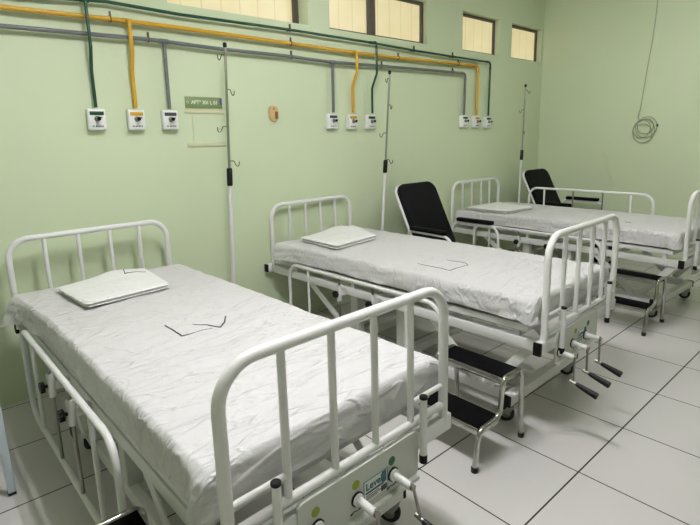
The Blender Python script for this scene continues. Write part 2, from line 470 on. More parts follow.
# ------------------------------------------------------------------ gas outlets
def gas_outlet(x, zc, strip, label, group):
    root = thing('gas_outlet', label, 'gas outlet', (x, 0, zc), 0, group)
    f = NB(); box(f, (-0.052, -0.046, -0.064), (0.052, -0.0005, 0.064), 0.008, seg=3)
    box(f, (-0.046, -0.0485, -0.058), (0.046, -0.045, 0.058), 0.0015)
    finish('housing', f, M['white_plastic'], root)
    f = NB(); box(f, (-0.040, -0.0505, 0.026), (0.040, -0.048, 0.048), 0.0008); finish('label_strip', f, strip, root)
    f = NB(); cyl(f, (0, -0.047, 0.004), (0, -0.056, 0.004), 0.017, 20, bev=0.002); cyl(f, (0, -0.055, 0.004), (0, -0.085, 0.004), 0.0095, 16, bev=0.002)
    cyl(f, (0.0, -0.074, 0.006), (0.022, -0.076, 0.012), 0.005, 10)
    v = finish('valve', f, M['steel'], root)
    f = NB(); cyl(f, (0, -0.0851, 0.004), (0, -0.092, 0.004), 0.012, 16, bev=0.003); finish('valve_knob', f, M['black'], v)
    f = NB()
    for k in range(7):
        w_ = (0.006, 0.004, 0.007, 0.005, 0.006, 0.004, 0.006)[k]
        box(f, (-0.031 + k * 0.0092, -0.0498, -0.045), (-0.031 + k * 0.0092 + w_, -0.048, -0.036))
    finish('printed_caption', f, M['dark_label'], root, False)
G1 = 'gas outlets above the nearest bed'; G2 = 'gas outlets above the middle bed'; G3 = 'gas outlets above the far bed'
gas_outlet(0.615, 1.650, M['green_pipe'], 'white gas outlet with green strip above the nearest bed', G1)
gas_outlet(0.850, 1.650, M['yellow_pipe'], 'white gas outlet with yellow strip above the nearest bed', G1)
gas_outlet(1.070, 1.650, M['dark_label'], 'white gas outlet with dark grey strip above the nearest bed', G1)
gas_outlet(2.475, 1.648, M['dark_label'], 'white gas outlet with dark grey strip between the first and second stands', G2)
gas_outlet(2.700, 1.645, M['yellow_pipe'], 'white gas outlet with yellow strip left of the second stand', G2)
gas_outlet(2.925, 1.645, M['green_pipe'], 'white gas outlet with green strip beside the second stand', G2)
gas_outlet(4.335, 1.655, M['dark_label'], 'white gas outlet with grey strip on the grey pipe end above the far bed', G3)
gas_outlet(4.560, 1.652, M['yellow_pipe'], 'white gas outlet with yellow strip on the yellow pipe end above the far bed', G3)
gas_outlet(4.785, 1.648, M['green_pipe'], 'white gas outlet with green strip on the green pipe end above the far bed', G3)

# ------------------------------------------------------------------ wall sign and holder
root = thing('room_sign', 'olive green sign reading APT 301 L 01 beside the first stand', 'sign', (1.335, 0, 1.772))
f = NB(); box(f, (-0.137, -0.006, -0.038), (0.137, -0.0005, 0.038), 0.001); finish('sign_plate', f, M['sign'], root)
RX = Matrix.Rotation(math.radians(90), 4, 'X')
f = NB(); text_mesh(f, 'APT\u00ba 301 L 01', 0.0365, Matrix.Translation((0.003, -0.0068, 0.0)) @ RX, 0, 0.0006, 0.0006, 0.92)
tube(f, [(-0.121 + 0.007 * math.cos(a), -0.0068, 0.001 + 0.007 * math.sin(a)) for a in [k * math.pi / 8 for k in range(16)]], 0.0018, 6, closed=True)
finish('sign_lettering', f, M['sign_text'], root, False)
f = NB(); box(f, (0.117, -0.0075, -0.012), (0.135, -0.0062, 0.028)); finish('blue_sticker', f, M['blue'], root, False)

root = thing('paper_holder', 'empty cream plastic document holder under the green sign', 'document holder', (1.335, 0, 1.60))
f = NB(); box(f, (-0.145, -0.008, 0.098), (0.150, -0.0005, 0.124), 0.002); finish('top_rail', f, M['cream'], root)
f = NB(); box(f, (-0.145, -0.010, -0.130), (0.150, -0.0005, -0.106), 0.002); finish('bottom_rail', f, M['cream'], root)
f = NB(); box(f, (-0.095, -0.0025, -0.106), (-0.090, -0.0005, 0.098)); finish('backing_edge', f, M['patch'], root, False)
f = NB(); box(f, (0.145, -0.0025, -0.106), (0.150, -0.0005, 0.098)); finish('backing_edge', f, M['patch'], root, False)

# ------------------------------------------------------------------ old call button
root = thing('call_button', 'small worn beige call button without its cover, fixed to the bare wall', 'call button', (1.905, 0, 1.705))
f = NB()
prof = [(0.0, 0.062), (0.022, 0.058), (0.036, 0.044), (0.041, 0.02), (0.041, -0.03), (0.034, -0.048), (0.012, -0.062), (-0.012, -0.062), (-0.034, -0.048), (-0.041, -0.03), (-0.041, 0.02), (-0.036, 0.044), (-0.022, 0.058)]
vb = [f.verts.new((x, -0.001, z)) for x, z in prof]; vt = [f.verts.new((x * 0.9, -0.018, z * 0.92)) for x, z in prof]
f.faces.new(vb); f.faces.new(vt)
for i in range(len(prof)): f.faces.new((vb[i], vb[(i + 1) % len(prof)], vt[(i + 1) % len(prof)], vt[i]))
finish('button_plate', f, M['beige'], root)
f = NB(); box(f, (0.004, -0.026, -0.040), (0.030, -0.0182, 0.016), 0.004); finish('contact_block', f, M['brown'], root)
f = NB(); cyl(f, (-0.006, -0.0185, 0.036), (-0.006, -0.022, 0.036), 0.006, 12); finish('screw', f, M['brown'], root)

# ------------------------------------------------------------------ right wall: hanging cord with coil, glue marks
f = NB(); random.seed(5)
X = XR - 0.012
pts = [(X, -1.285, H - 0.002), (X, -1.290, 2.88), (X, -1.286, 2.70), (X, -1.276, 2.50), (X, -1.256, 2.30), (X, -1.238, 2.10), (X, -1.222, 1.90), (X, -1.208, 1.74), (X, -1.19, 1.66)]
for k in range(86):
    a = k * 2 * math.pi / 19 + 0.9
    lp = k // 19
    rr_ = (0.085, 0.115, 0.095, 0.125, 0.10, 0.1)[lp] + 0.02 * math.sin(k * 0.37)
    pts.append((X - 0.002 - 0.010 * (0.5 + 0.5 * math.sin(k * 0.6)), -1.27 + (0, -.02, .012, -.01, .0)[lp] + rr_ * math.cos(a) * 0.92, 1.535 - 0.012 * lp + rr_ * math.sin(a)))
tube(f, pts, 0.0038, 8)
cable = finish('hanging_cable', f, M['cord']); tag(cable, 'thin grey cable hanging down the side wall and coiled in a loop at its end', 'cable')
f = NB(); box(f, (XR - 0.024, -1.405, 1.545), (XR - 0.006, -1.385, 1.57), 0.004); finish('cable_plug', f, M['black'], cable)
f = NB(); random.seed(11); zz = []
for k in range(19):
    z = 1.27 - k * 0.027; y = -0.84 - 0.16 * (k / 18); w_ = 0.022 + random.uniform(-.008, .008)
    zz += [(XR - 0.0005, y + w_, z), (XR - 0.0008, y - w_, z - 0.012)]
tube(f, zz, [0.0022 if (k // 2) % 3 else 0.0012 for k in range(len(zz))], 5)
o = finish('glue_trail', f, M['flake']); tag(o, 'pale zigzag glue marks running down the side wall behind the far bed', 'wall marks')

# ------------------------------------------------------------------ IV stands
def iv_stand(x, y, top, lean, label, hooks, zblk):
    root = thing('iv_stand', label, 'IV stand', (x, y, 0), 0, 'IV stands against the wall')
    def px(z): return lean * (z - 1.0) / 1.0
    zb = zblk
    f = NB()
    for a in (45, 135, 225, 315):
        ca, sa = math.cos(math.radians(a)), math.sin(math.radians(a))
        tube(f, fillet([(0, 0, 0.14), (ca * 0.05, sa * 0.05, 0.12), (ca * 0.19, sa * 0.19, 0.075), (ca * 0.20, sa * 0.20, 0.045)], 0.02, 4), 0.010, 10)
    cyl(f, (0, 0, 0.09), (0, 0, 0.19), 0.022)
    finish('stand_base', f, M['steel_white'], root)
    for a in (45, 135, 225, 315):
        ca, sa = math.cos(math.radians(a)), math.sin(math.radians(a))
        f = NB(); cyl(f, (ca * 0.2 - 0.01, sa * 0.2, 0.025), (ca * 0.2 + 0.01, sa * 0.2, 0.025), 0.024, 16, bev=0.004)
        finish('caster_wheel', f, M['rubber'], root)
    f = NB(); tube(f, [(px(0.19), 0, 0.19), (px(zb[0]), 0, zb[0])], 0.0135, 14); finish('lower_tube', f, M['steel_white'], root)
    f = NB(); tube(f, [(px(zb[0]), 0, zb[0]), (px(zb[0]) * 1, 0, zb[0] + 0.008), (px(zb[1]), 0, zb[1] - 0.008), (px(zb[1]), 0, zb[1])], [0.016, 0.0195, 0.0195, 0.015], 16); finish('clamp_sleeve', f, M['black'], root)
    f = NB(); tube(f, [(px(zb[1]), 0, zb[1]), (px(top), 0, top)], 0.0088, 12); finish('upper_tube', f, M['pole_metal'], root)
    f = NB(); cyl(f, (px(top), 0, top - 0.003), (px(top), 0, top + 0.028), 0.0135, 12, bev=0.004); finish('top_cap', f, M['black'], root)
    for (z, s, dy) in hooks:
        f = NB(); X0 = px(z)
        p = [(X0, 0, z), (X0 + s * 0.032, dy, z + 0.002), (X0 + s * 0.042, dy * 1.3, z - 0.022), (X0 + s * 0.053, dy * 1.6, z - 0.040), (X0 + s * 0.066, dy * 2, z - 0.028), (X0 + s * 0.067, dy * 2, z - 0.004)]
        tube(f, fillet(p, 0.012, 4), 0.0032, 8); finish('hook', f, M['hook'], root)
HK = lambda t: [(t - 0.055, -1, -0.01), (t - 0.275, 1, 0.01), (t - 0.52, -1, 0.01), (t - 0.755, 1, -0.01)]
iv_stand(1.368, -0.22, 2.118, 0.040, 'white and steel IV stand against the wall between the nearest and middle beds', HK(2.12), (1.195, 1.318))
iv_stand(2.895, -0.22, 2.045, 0.085, 'white and steel IV stand against the wall beside the reclining chair of the middle bed', HK(2.06), (1.19, 1.305))
iv_stand(5.222, -0.22, 2.045, 0.035, 'white and steel IV stand in the far corner behind the far bed', [(z, -s, d) for z, s, d in HK(2.06)], (1.20, 1.318))

# ------------------------------------------------------------------ hospital bed
SW = M['steel_white']
def end_rail(f, y, ztop, hl=0.42, bars=(-0.245, -0.082, 0.082, 0.245)):
    """curved head or foot rail: posts, top bar and four uprights with a lower bar"""
    tube(f, fillet([(-hl, y, 0.50), (-hl, y, ztop), (0.42, y, ztop), (0.42, y, 0.50)], 0.105, 10), 0.0165, 16)
    tube(f, [(-hl, y, 0.572), (0.42, y, 0.572)], 0.0135, 12)
    for x in bars:
        tube(f, [(x, y, 0.562), (x, y, ztop)], 0.0115, 12)

def sheet_height(x, y, seed):
    p = Vector((x * 1.0 + y * 0.55, (y - x * 0.7) * 2.8, seed * 7.3))
    q = Vector((x * 3.0, y * 1.6, seed * 3.1))
    rdg = 1 - abs(noise.noise(p * 1.6)) * 2
    rdg2 = 1 - abs(noise.noise(p * 3.7 + Vector((5, 1, 2)))) * 2
    return 0.0045 * rdg + 0.0030 * rdg2 + 0.0035 * noise.noise(q)

HX, Y0, Y1, ZT = 0.438, -0.115, -2.185, 0.719   # mattress footprint in bed space
def make_sheet(bedroot, seed, label, droop, skew=0.0):
    """cotton sheet over the mattress: open shell, rounded edges, hanging sides"""
    f = NB(); nx_, ny_, nz = 74, 150, 14; R = 0.015; zb = 0.612
    lo = Vector((-HX - 0.006, Y1 - 0.006, zb)); hi = Vector((HX + 0.006, Y0 + 0.006, ZT))
    cache = {}
    def clus(t, a): return t - a * math.sin(2 * math.pi * t) / (2 * math.pi)
    def P(i, j, k):
        key = (i, j, k)
        if key in cache: return cache[key]
        x = lo.x + (hi.x - lo.x) * clus(i / nx_, 0.78); y = lo.y + (hi.y - lo.y) * clus(j / ny_, 0.82); z = lo.z + (hi.z - lo.z) * (1 - (1 - k / nz) ** 1.5)
        ix = min(max(x, lo.x + R), hi.x - R); iy = min(max(y, lo.y + R), hi.y - R); iz = min(z, hi.z - R)
        d = Vector((x - ix, y - iy, z - iz))
        n = d.normalized() if d.length > 1e-6 else Vector((0, 0, 1))
        q = Vector((ix, iy, iz)) + n * R
        side = 1 - max(0.0, n.z); down = (hi.z - z) / (hi.z - lo.z)
        t_ = sheet_height(q.x, q.y, seed)
        # side folds: slanting gathers that grow toward the hem
        s = q.y if abs(n.x) > abs(n.y) else q.x * 1.0 + 3.0
        w1 = noise.noise(Vector((s * 9 + down * 2.2, down * 1.3, seed + (1.0 if n.x > 0 else 4.0))))
        w2 = 1 - 2 * abs(noise.noise(Vector((s * 5 - down * 3.0, down * 2.5, seed * 2 + 9))))
        sd = side * (0.003 + 0.010 * down * (0.6 + w1) + 0.0055 * w2 * min(1, down * 2) + 0.004 * down)
        cx_ = max(0, 1 - (hi.x - abs(q.x)) / 0.10); 
        cy_ = max(0, 1 - (q.y - lo.y) / 0.12)
        corner = cx_ * cy_
        sd += side * corner * (0.012 + 0.022 * math.sin(7 * math.pi * (math.atan2(q.y - lo.y - 0.1, abs(q.x) - hi.x + 0.1)) / math.pi) * down) 
        h = Vector((n.x, n.y, 0)); h = h.normalized() if h.length > 1e-6 else Vector((0, 0, 0))
        co = q + h * max(sd, 0.0) + Vector((0, 0, 1)) * t_ * max(0.0, n.z)
        hem = 0.008 * noise.noise(Vector((s * 3.1, seed * 1.7, 2.0))) 
        if k < 3: co.z += hem * (1 - k / 3)
        # loose corner at the head hangs lower
        ch = max(0, 1 - (hi.y - q.y) / 0.22) * max(0, 1 - abs(q.x - lo.x) / 0.12)
        if side > 0.5 and droop: co += Vector((-0.05 * ch, 0.0, -0.05 * ch * ch)) * down * droop
        co.x -= skew * max(0, min(1, (co.y + 0.75) / 0.6)) ** 1.6 * (0.5 - co.x / (2 * HX)) ** 2
        v = f.verts.new(co); cache[key] = v; return v
    for i in range(nx_):
        for j in range(ny_): f.faces.new((P(i, j, nz), P(i + 1, j, nz), P(i + 1, j + 1, nz), P(i, j + 1, nz)))
        for k in range(nz):
            f.faces.new((P(i, 0, k), P(i + 1, 0, k), P(i + 1, 0, k + 1), P(i, 0, k + 1)))
            f.faces.new((P(i, ny_, k), P(i + 1, ny_, k), P(i + 1, ny_, k + 1), P(i, ny_, k + 1)))
    for j in range(ny_):
        for k in range(nz):
            f.faces.new((P(0, j, k), P(0, j + 1, k), P(0, j + 1, k + 1), P(0, j, k + 1)))
            f.faces.new((P(nx_, j, k), P(nx_, j + 1, k), P(nx_, j + 1, k + 1), P(nx_, j, k + 1)))
    o = finish('bed_sheet', f, M['sheet'], None, True, 180)
    o.location = bedroot.location; o.rotation_euler = bedroot.rotation_euler
    tag(o, label, 'bed sheet', 'white bed sheets')
    return o

def ribbon(name, strokes, zfun, parent, w=0.0035):
    f = NB()
    for pts in strokes:
        dens = []
        for (a, b_) in zip(pts[:-1], pts[1:]):
            n = max(2, int((Vector(a[:2]) - Vector(b_[:2])).length / 0.01))
            for k in range(n): dens.append((a[0] + (b_[0] - a[0]) * k / n, a[1] + (b_[1] - a[1]) * k / n, a[2] + (b_[2] - a[2]) * k / n))
        dens.append(pts[-1])
        tube(f, [(x, y, zfun(x, y) + 0.0006) for x, y, _ in dens], [w * max(0.25, s) for _, _, s in dens], 6)
    return finish(name, f, M['ink'], parent)

def fold_linen(bedroot, quad, th, seed, label, bumps=True):
    """folded linen lying on the sheet: several cloth layers, soft front fold"""
    q = [Vector((p[0], p[1], 0)) for p in quad]  # back-left, front-left, front-right, back-right
    root = thing('folded_linen', label, 'folded linen', (0, 0, 0), 0, 'folded white linen on the beds')
    root.location = bedroot.matrix_basis @ Vector((*((q[0] + q[1] + q[2] + q[3]) / 4).xy, ZT + 0.003))
    root.rotation_euler = bedroot.rotation_euler
    c = (q[0] + q[1] + q[2] + q[3]) / 4
    layers = 2; n = 34
    for L in range(layers):
        f = NB(); z0 = 0.006 + th * L / layers; z1 = 0.006 + th * (L + 1) / layers - 0.0025
        ins = 0.010 * (0.6, 0)[L]
        top = []; bot = []
        for i in range(n + 1):
            rt_, rb_ = [], []
            for j in range(n + 1):
                u, v = i / n, j / n
                uu, vv = ins + u * (1 - 2 * ins), ins + v * (1 - 2 * ins)
                p = (q[0] * (1 - uu) + q[3] * uu) * (1 - vv) + (q[1] * (1 - uu) + q[2] * uu) * vv - c
                e = min(u, 1 - u, v, 1 - v)
                rnd = math.sqrt(max(0, 1 - (1 - min(1, e / 0.045)) ** 2))
                wob = 0.004 * noise.noise(Vector((p.x * 8, p.y * 8, seed + L)))
                bulge = (0.030 * math.exp(-((u - 0.62) ** 2) / 0.06 - ((v - 0.12) ** 2) / 0.14) if bumps and L == layers - 1 else 0)
                mid = (z0 + z1) / 2; hh = (z1 - z0) / 2
                rt_.append(f.verts.new((p.x, p.y, mid + hh * rnd + wob * L * rnd + bulge * rnd)))
                edge = i in (0, n) or j in (0, n)
                rb_.append(rt_[-1] if edge else f.verts.new((p.x, p.y, mid - hh * rnd + wob * L * rnd * 0.3)))
            top.append(rt_); bot.append(rb_)
        for i in range(n):
            for j in range(n):
                f.faces.new((top[i][j], top[i + 1][j], top[i + 1][j + 1], top[i][j + 1]))
                vs_ = (bot[i][j], bot[i][j + 1], bot[i + 1][j + 1], bot[i + 1][j])
                if len(set(vs_)) == 4 and not all(a in (top[i][j], top[i][j + 1], top[i + 1][j + 1], top[i + 1][j]) for a in vs_): f.faces.new(vs_)
        finish('cloth_layer', f, M['linen'], root, True, 60)
    return root, c

def make_bed(pos, rz, ft, left_up, right_up, which, hw=(), cl=(0.0, 0.004, -0.004), po=(0.0, 0.0), sk=0.035, ry=(-0.32, -1.70)):
    root = thing('hospital_bed', which['bed'], 'hospital bed', (pos[0], pos[1], 0), rz, 'white steel hospital beds')
    # base on casters
    f = NB()
    for x in (-0.355, 0.355): beam(f, (x, -0.60, 0.150), (x, -2.02, 0.150), 0.04, 0.062)
    for y in (-0.66, -2.05): beam(f, (-0.400, y, 0.138), (0.400, y, 0.138), 0.05, 0.056)
    for y in (-0.88, -1.30): beam(f, (-0.35, y, 0.150), (0.35, y, 0.150), 0.05, 0.05)
    base = finish('base_frame', f, SW, root)
    for y in (-0.66, -2.05):
        for s in (-1, 1):
            f = NB(); box(f, (s * 0.400 - (0.001 if s > 0 else 0.014), y - 0.0265, 0.1085), (s * 0.400 + (0.014 if s > 0 else 0.001), y + 0.0265, 0.1675), 0.003)
            finish('end_cap', f, M['black'], base)
    for y in (-0.66, -2.05):
        for s in (-1, 1):
            x = 0.382 if s > 0 else -0.350; a = 0.5 if y < -1 else -0.7
            R = Matrix.Rotation(a, 3, 'Z'); c = Vector((x, y, 0))
            f = NB(); cyl(f, (x, y, 0.088), (x, y, 0.112), 0.014)
            off = R @ Vector((0.0, 0.022, 0))
            for k in (-1, 1):
                o1 = R @ Vector((k * 0.017, 0, 0))
                p = [c + o1 + Vector((0, 0, 0.090)), c + o1 + off * 1.2 + Vector((0, 0, 0.05))]
                beam(f, p[0], p[1], 0.004, 0.03, 0.001, up=tuple(R @ Vector((0, 1, 0.2))))
            beam(f, c + R @ Vector((-0.019, 0, 0)) + Vector((0, 0, 0.089)), c + R @ Vector((0.019, 0, 0)) + Vector((0, 0, 0.089)), 0.03, 0.008, 0.002)
            cs = finish('caster', f, M['grey_plastic'], root)
            f = NB(); wc = c + off * 1.2 + Vector((0, 0, 0.046)); ax = R @ Vector((1, 0, 0))
            cyl(f, wc - ax * 0.0125, wc + ax * 0.0125, 0.045, 28, bev=0.006)
            cyl(f, wc - ax * 0.0135, wc + ax * 0.0135, 0.024, 20, mi=1)
            finish('wheel', f, [M['rubber'], M['steel']], cs)
    # lifting posts and slanting arms
    for y in (-0.88, -1.30):
        for s in (-1, 1):
            f = NB(); box(f, (s * 0.345 - 0.03, y - 0.035, 0.175), (s * 0.345 + 0.03, y + 0.035, 0.462), 0.004); finish('lifting_post', f, M['panel'], root)
    for (ya, yb) in ((-0.42, -0.84), (-1.56, -1.88), (-2.17, -1.93)):
        for s in (-1, 1):
            f = NB(); beam(f, (s * 0.395, ya, 0.468), (s * 0.395, yb, 0.185), 0.008, 0.05, 0.002); 
            cyl(f, (s * 0.385, ya, 0.465), (s * 0.408, ya, 0.465), 0.013); cyl(f, (s * 0.385, yb, 0.19), (s * 0.408, yb, 0.19), 0.013)
            finish('support_arm', f, SW, root)
    # upper frame
    f = NB()
    for x in (-0.415, 0.415): beam(f, (x, 0.0, 0.492), (x, -2.22, 0.492), 0.03, 0.055)
    for y in (0.03, -2.236): beam(f, (-0.465, y, 0.500), (0.452, y, 0.500), 0.036, 0.06)
    for y in (-0.5, -1.1, -1.7): beam(f, (-0.40, y, 0.480), (0.40, y, 0.480), 0.03, 0.03)
    up = finish('upper_frame', f, SW, root)
    for y in (0.03, -2.236):
        for s in (-1, 1):
            if s > 0 and y < -1: continue
            f = NB(); box(f, (s * (0.465 if s < 0 else 0.452) - (0.001 if s > 0 else 0.016), y - 0.0195, 0.4685), (s * (0.465 if s < 0 else 0.452) + (0.016 if s > 0 else 0.001), y + 0.0195, 0.5315), 0.003)
            finish('end_cap', f, M['black'], up)
    # deck with edge profile
    f = NB()
    for x in (-0.43, 0.43): beam(f, (x, -0.12, 0.576), (x, -2.165, 0.576), 0.022, 0.036, 0.003)
    for y in (-0.13, -2.155): beam(f, (-0.43, y, 0.576), (0.43, y, 0.576), 0.022, 0.036, 0.003)
    for (a, b_) in ((-0.18, -0.88), (-0.90, -1.16), (-1.18, -1.60), (-1.62, -2.145)): box(f, (-0.418, b_, 0.578), (0.418, a, 0.588), 0.002)
    for y in (-0.3, -0.92, -1.64, -2.1):
        for x in (-0.41, 0.41): box(f, (x - 0.012, y - 0.015, 0.518), (x + 0.012, y + 0.015, 0.56))
    finish('mattress_deck', f, SW, root)
    # rails at head and foot
    f = NB(); end_rail(f, 0.0, 1.0, *hw); finish('head_rail', f, SW, root)
    f = NB(); end_rail(f, -2.240, ft)
    for s in (-1, 1): tube(f, [(s * 0.42, -2.240, 0.645), (s * 0.245, -2.240, 0.645)], 0.0095, 10)
    finish('foot_rail', f, SW, root)
    # drip stand sockets
    for s in (-1, 1):
        f = NB(); x = s * 0.285 - 0.02
        cyl(f, (x, -2.277, 0.465), (x, -2.277, 0.668), 0.0118, 18)
        sk = finish('stand_socket', f, SW, root)
        f = NB(); cyl(f, (x, -2.277, 0.440), (x, -2.277, 0.470), 0.0135, 18, bev=0.002); finish('bottom_cap', f, M['black'], sk)
        f = NB(); cyl(f, (x, -2.277, 0.666), (x, -2.277, 0.678), 0.0135, 18, bev=0.002); finish('top_cap', f, M['black'], sk)
    # foot panel
    f = NB(); yp = -2.262
    prof = fillet([(-0.245, yp, 0.560), (0.245, yp, 0.560), (0.245, yp, 0.402), (-0.245, yp, 0.402)], 0.02, 5, closed=True)
    va = [f.verts.new(p) for p in prof]; vb_ = [f.verts.new(p + Vector((0, 0.014, 0))) for p in prof]
    f.faces.new(va); f.faces.new(vb_)
    for i in range(len(prof)): f.faces.new((va[i], va[(i + 1) % len(prof)], vb_[(i + 1) % len(prof)], vb_[i]))
    box(f, (-0.235, yp - 0.016, 0.390), (0.235, yp + 0.012, 0.406), 0.003)
    pan = finish('foot_panel', f, M['panel'], root)
    f = NB(); box(f, (0.052 - 0.060, yp - 0.0012, 0.4300), (0.052 + 0.045, yp, 0.5020), 0, 0)
    for (a, b_) in (((-0.008, 0.4300), (-0.0055, 0.5020)), ((0.0945, 0.4300), (0.097, 0.5020)), ((-0.008, 0.4995), (0.097, 0.5020))):
        box(f, (a[0], yp - 0.0018, a[1]), (b_[0], yp - 0.001, b_[1]), 0, 1)
    box(f, (0.0, yp - 0.0018, 0.4560), (0.078, yp - 0.001, 0.4625), 0, 1)
    box(f, (0.070, yp - 0.0019, 0.4600), (0.090, yp - 0.001, 0.4980), 0, 1)
    text_mesh(f, 'Level', 0.034, Matrix.Translation((0.036, yp - 0.0018, 0.4790)) @ RX, 1, 0.0004, 0.0008)
    for zz, w_ in ((0.4500, 0.055), (0.4440, 0.066), (0.4380, 0.05)): box(f, (0.002, yp - 0.0016, zz - 0.0012), (0.002 + w_, yp - 0.001, zz + 0.0012), 0, 2)
    box(f, (0.066, yp - 0.0018, 0.4330), (0.092, yp - 0.001, 0.4520), 0, 2)
    finish('maker_sticker', f, [M['white_plastic'], M['teal'], M['dark_label']], pan, False)
    cx3 = (-0.19, -0.04, 0.115)
    for k, x in enumerate(cx3):
        f = NB(); cyl(f, (x + 0.002, yp - 0.0012, 0.512), (x + 0.002, yp + 0.001, 0.512), 0.0145, 20)
        finish('colour_dot', f, (M['olive_dot'], M['olive_dot'], M['green_dot'])[k], pan)
        f = NB()
        tube(f, [(x - 0.022, yp - 0.001, 0.424), (x - 0.006, yp - 0.001, 0.429), (x + 0.006, yp - 0.001, 0.425), (x + 0.022, yp - 0.001, 0.430)], [0.0025, 0.0012, 0.0012, 0.0025], 6)
        finish('turn_arrow', f, M['ink'], pan)
    pan.location = (po[0] * 0.7, 0, po[1] * 0.6)
    # cranks
    for k, x in enumerate(cx3):
        f = NB(); ring = yp - 0.001; ye = -2.338
        tube(f, [(x, ring, 0.468), (x, ring - 0.004, 0.468)], 0.023, 20, mi=1)
        tube(f, [(x, ring - 0.004, 0.468), (x, ring - 0.010, 0.468), (x, ring - 0.011, 0.468), (x, ye, 0.464)], [0.019, 0.019, 0.0125, 0.0125], 16)
        cyl(f, (x, ye - 0.001, 0.464), (x, ye - 0.010, 0.464), 0.0105, 12, mi=2)
        lean = cl[k]
        tube(f, [(x, ye - 0.002, 0.478), (x + lean * .3, ye - 0.004, 0.445), (x + lean, ye - 0.010, 0.350), (x + lean, ye - 0.010, 0.338)], 0.0055, 10, mi=2)
        cyl(f, (x + lean, ye + 0.008, 0.347), (x + lean, ye - 0.03, 0.338), 0.008, 12, mi=2)
        cr = finish('crank', f, [SW, M['black'], M['steel']], root); cr.location = (po[0], 0, po[1])
        f = NB(); a_ = Vector((x + lean, ye - 0.022, 0.340)); b2 = a_ + Vector((0.002, -0.100, -0.030))
        tube(f, [a_, a_ + (b2 - a_) * 0.15, a_ + (b2 - a_) * 0.75, a_ + (b2 - a_) * 0.97, b2], [0.009, 0.0115, 0.0155, 0.0165, 0.013], 16)
        finish('crank_handle', f, M['black'], cr)
    # side rails
    for s, upd in ((-1, left_up), (1, right_up)):
        X = s * 0.500; z1 = 0.90 if upd else 0.600; z0 = z1 - 0.47
        f = NB()
        tube(f, fillet([(X, ry[0], z0), (X, ry[0], z1), (X, ry[1], z1), (X, ry[1], z0)], 0.10, 8, closed=True), 0.0125, 14, closed=True)
        for y in (-0.545, -1.455): tube(f, [(X, y, z0), (X, y, z1)], 0.0095, 12)
        sr = finish('side_rail', f, SW, root)
        for y in (-0.875, -1.185):
            f = NB(); tube(f, [(X, y, z0), (X, y, z1)], 0.0075, 12); finish('guide_rod', f, M['steel'], sr)
        for y in (-0.875, -1.185):
            f = NB(); cyl(f, (X, y, 0.44), (X, y, 0.545), 0.0155, 16)
            beam(f, (X - s * 0.012, y, 0.49), (s * 0.43, y, 0.49), 0.03, 0.035, 0.002)
            sl = finish('rail_sleeve', f, SW, root)
            f = NB(); yk = y + 0.0; cyl(f, (X + s * 0.014, yk, 0.492), (X + s * 0.028, yk, 0.492), 0.008, 10)
            for q in range(6):
                a = q * math.pi / 3
                cyl(f, (X + s * 0.026, yk + 0.0135 * math.cos(a), 0.492 + 0.0135 * math.sin(a)), (X + s * 0.044, yk + 0.0135 * math.cos(a), 0.492 + 0.0135 * math.sin(a)), 0.0105, 10)
            cyl(f, (X + s * 0.025, yk, 0.492), (X + s * 0.045, yk, 0.492), 0.019, 16, bev=0.003)
            finish('clamp_knob', f, M['black'], sl)
    return root

BED = [
    dict(bed='nearest white steel hospital bed, its side rails lowered, at the front of the ward', ),
    dict(bed='middle white steel hospital bed, its cranks and foot end facing the aisle', ),
    dict(bed='far white steel hospital bed with its wall side rail raised, by the corner', ),
]
beds = [make_bed((0.509, -0.155), 0.034, 1.000, False, False, BED[0], (0.462, (-0.285, -0.109, 0.068, 0.244)), (0.02, 0.012, 0.03), po=(0.016, -0.008)),
        make_bed((2.2116, -0.055), 0.029, 1.030, False, False, BED[1], cl=(-0.016, -0.016, -0.016), po=(-0.112, -0.026)),
        make_bed((4.535, -0.075), -0.045, 1.030, False, True, BED[2], po=(-0.05, -0.02), ry=(-0.36, -1.66))]
WHO = ('nearest', 'middle', 'far')
bpy.context.view_layer.update()
sheets = []
for i, bd in enumerate(beds):
    f = NB(); box(f, (-HX + 0.008, Y1 + 0.008, 0.5945), (HX - 0.008, Y0 - 0.008, ZT - 0.013), 0.018, seg=3)
    o = finish('mattress', f, M['mattress']); o.location = bd.location; o.rotation_euler = bd.rotation_euler
    tag(o, 'grey mattress wholly covered by the sheet on the %s bed' % WHO[i], 'mattress', 'mattresses')
    lab = ('white cotton sheet with a black stitched mark, tightly spread on the nearest bed',
           'white cotton sheet with rumpled sides spread on the middle bed',
           'white cotton sheet spread on the far bed by the corner')[i]
    sheets.append(make_sheet(bd, i * 1.37 + 0.4, lab, (1.0, 0.3, 0.0)[i], (0.045, 0.03, 0.05)[i]))

def zs(seed): return lambda x, y: ZT + sheet_height(x, y, seed)
ribbon('stitched_mark', [[(-0.101, -1.164, .9), (-0.105, -1.337, 1)], [(-0.105, -1.337, .9), (-0.041, -1.339, .35), (0.024, -1.349, .3)],
                         [(-0.013, -1.241, .4), (0.019, -1.292, .7), (0.052, -1.363, 1)], [(0.052, -1.363, 1), (0.097, -1.319, 1), (0.138, -1.254, .8)]], zs(0.4), sheets[0], 0.0036)
ribbon('stitched_mark', [[(-0.258, -1.344, .5), (-0.256, -1.582, .6)], [(-0.256, -1.582, .7), (-0.161, -1.585, .5), (-0.079, -1.586, .5)],
                         [(-0.057, -1.416, .4), (-0.045, -1.549, .7), (-0.079, -1.586, .6)]], zs(1.77), sheets[1], 0.003)
ribbon('stitched_mark', [[(-0.118, -1.67, .8), (-0.137, -1.728, .8)], [(-0.076, -1.551, .6), (0.012, -1.564, .6)]], zs(3.14), sheets[2], 0.003)

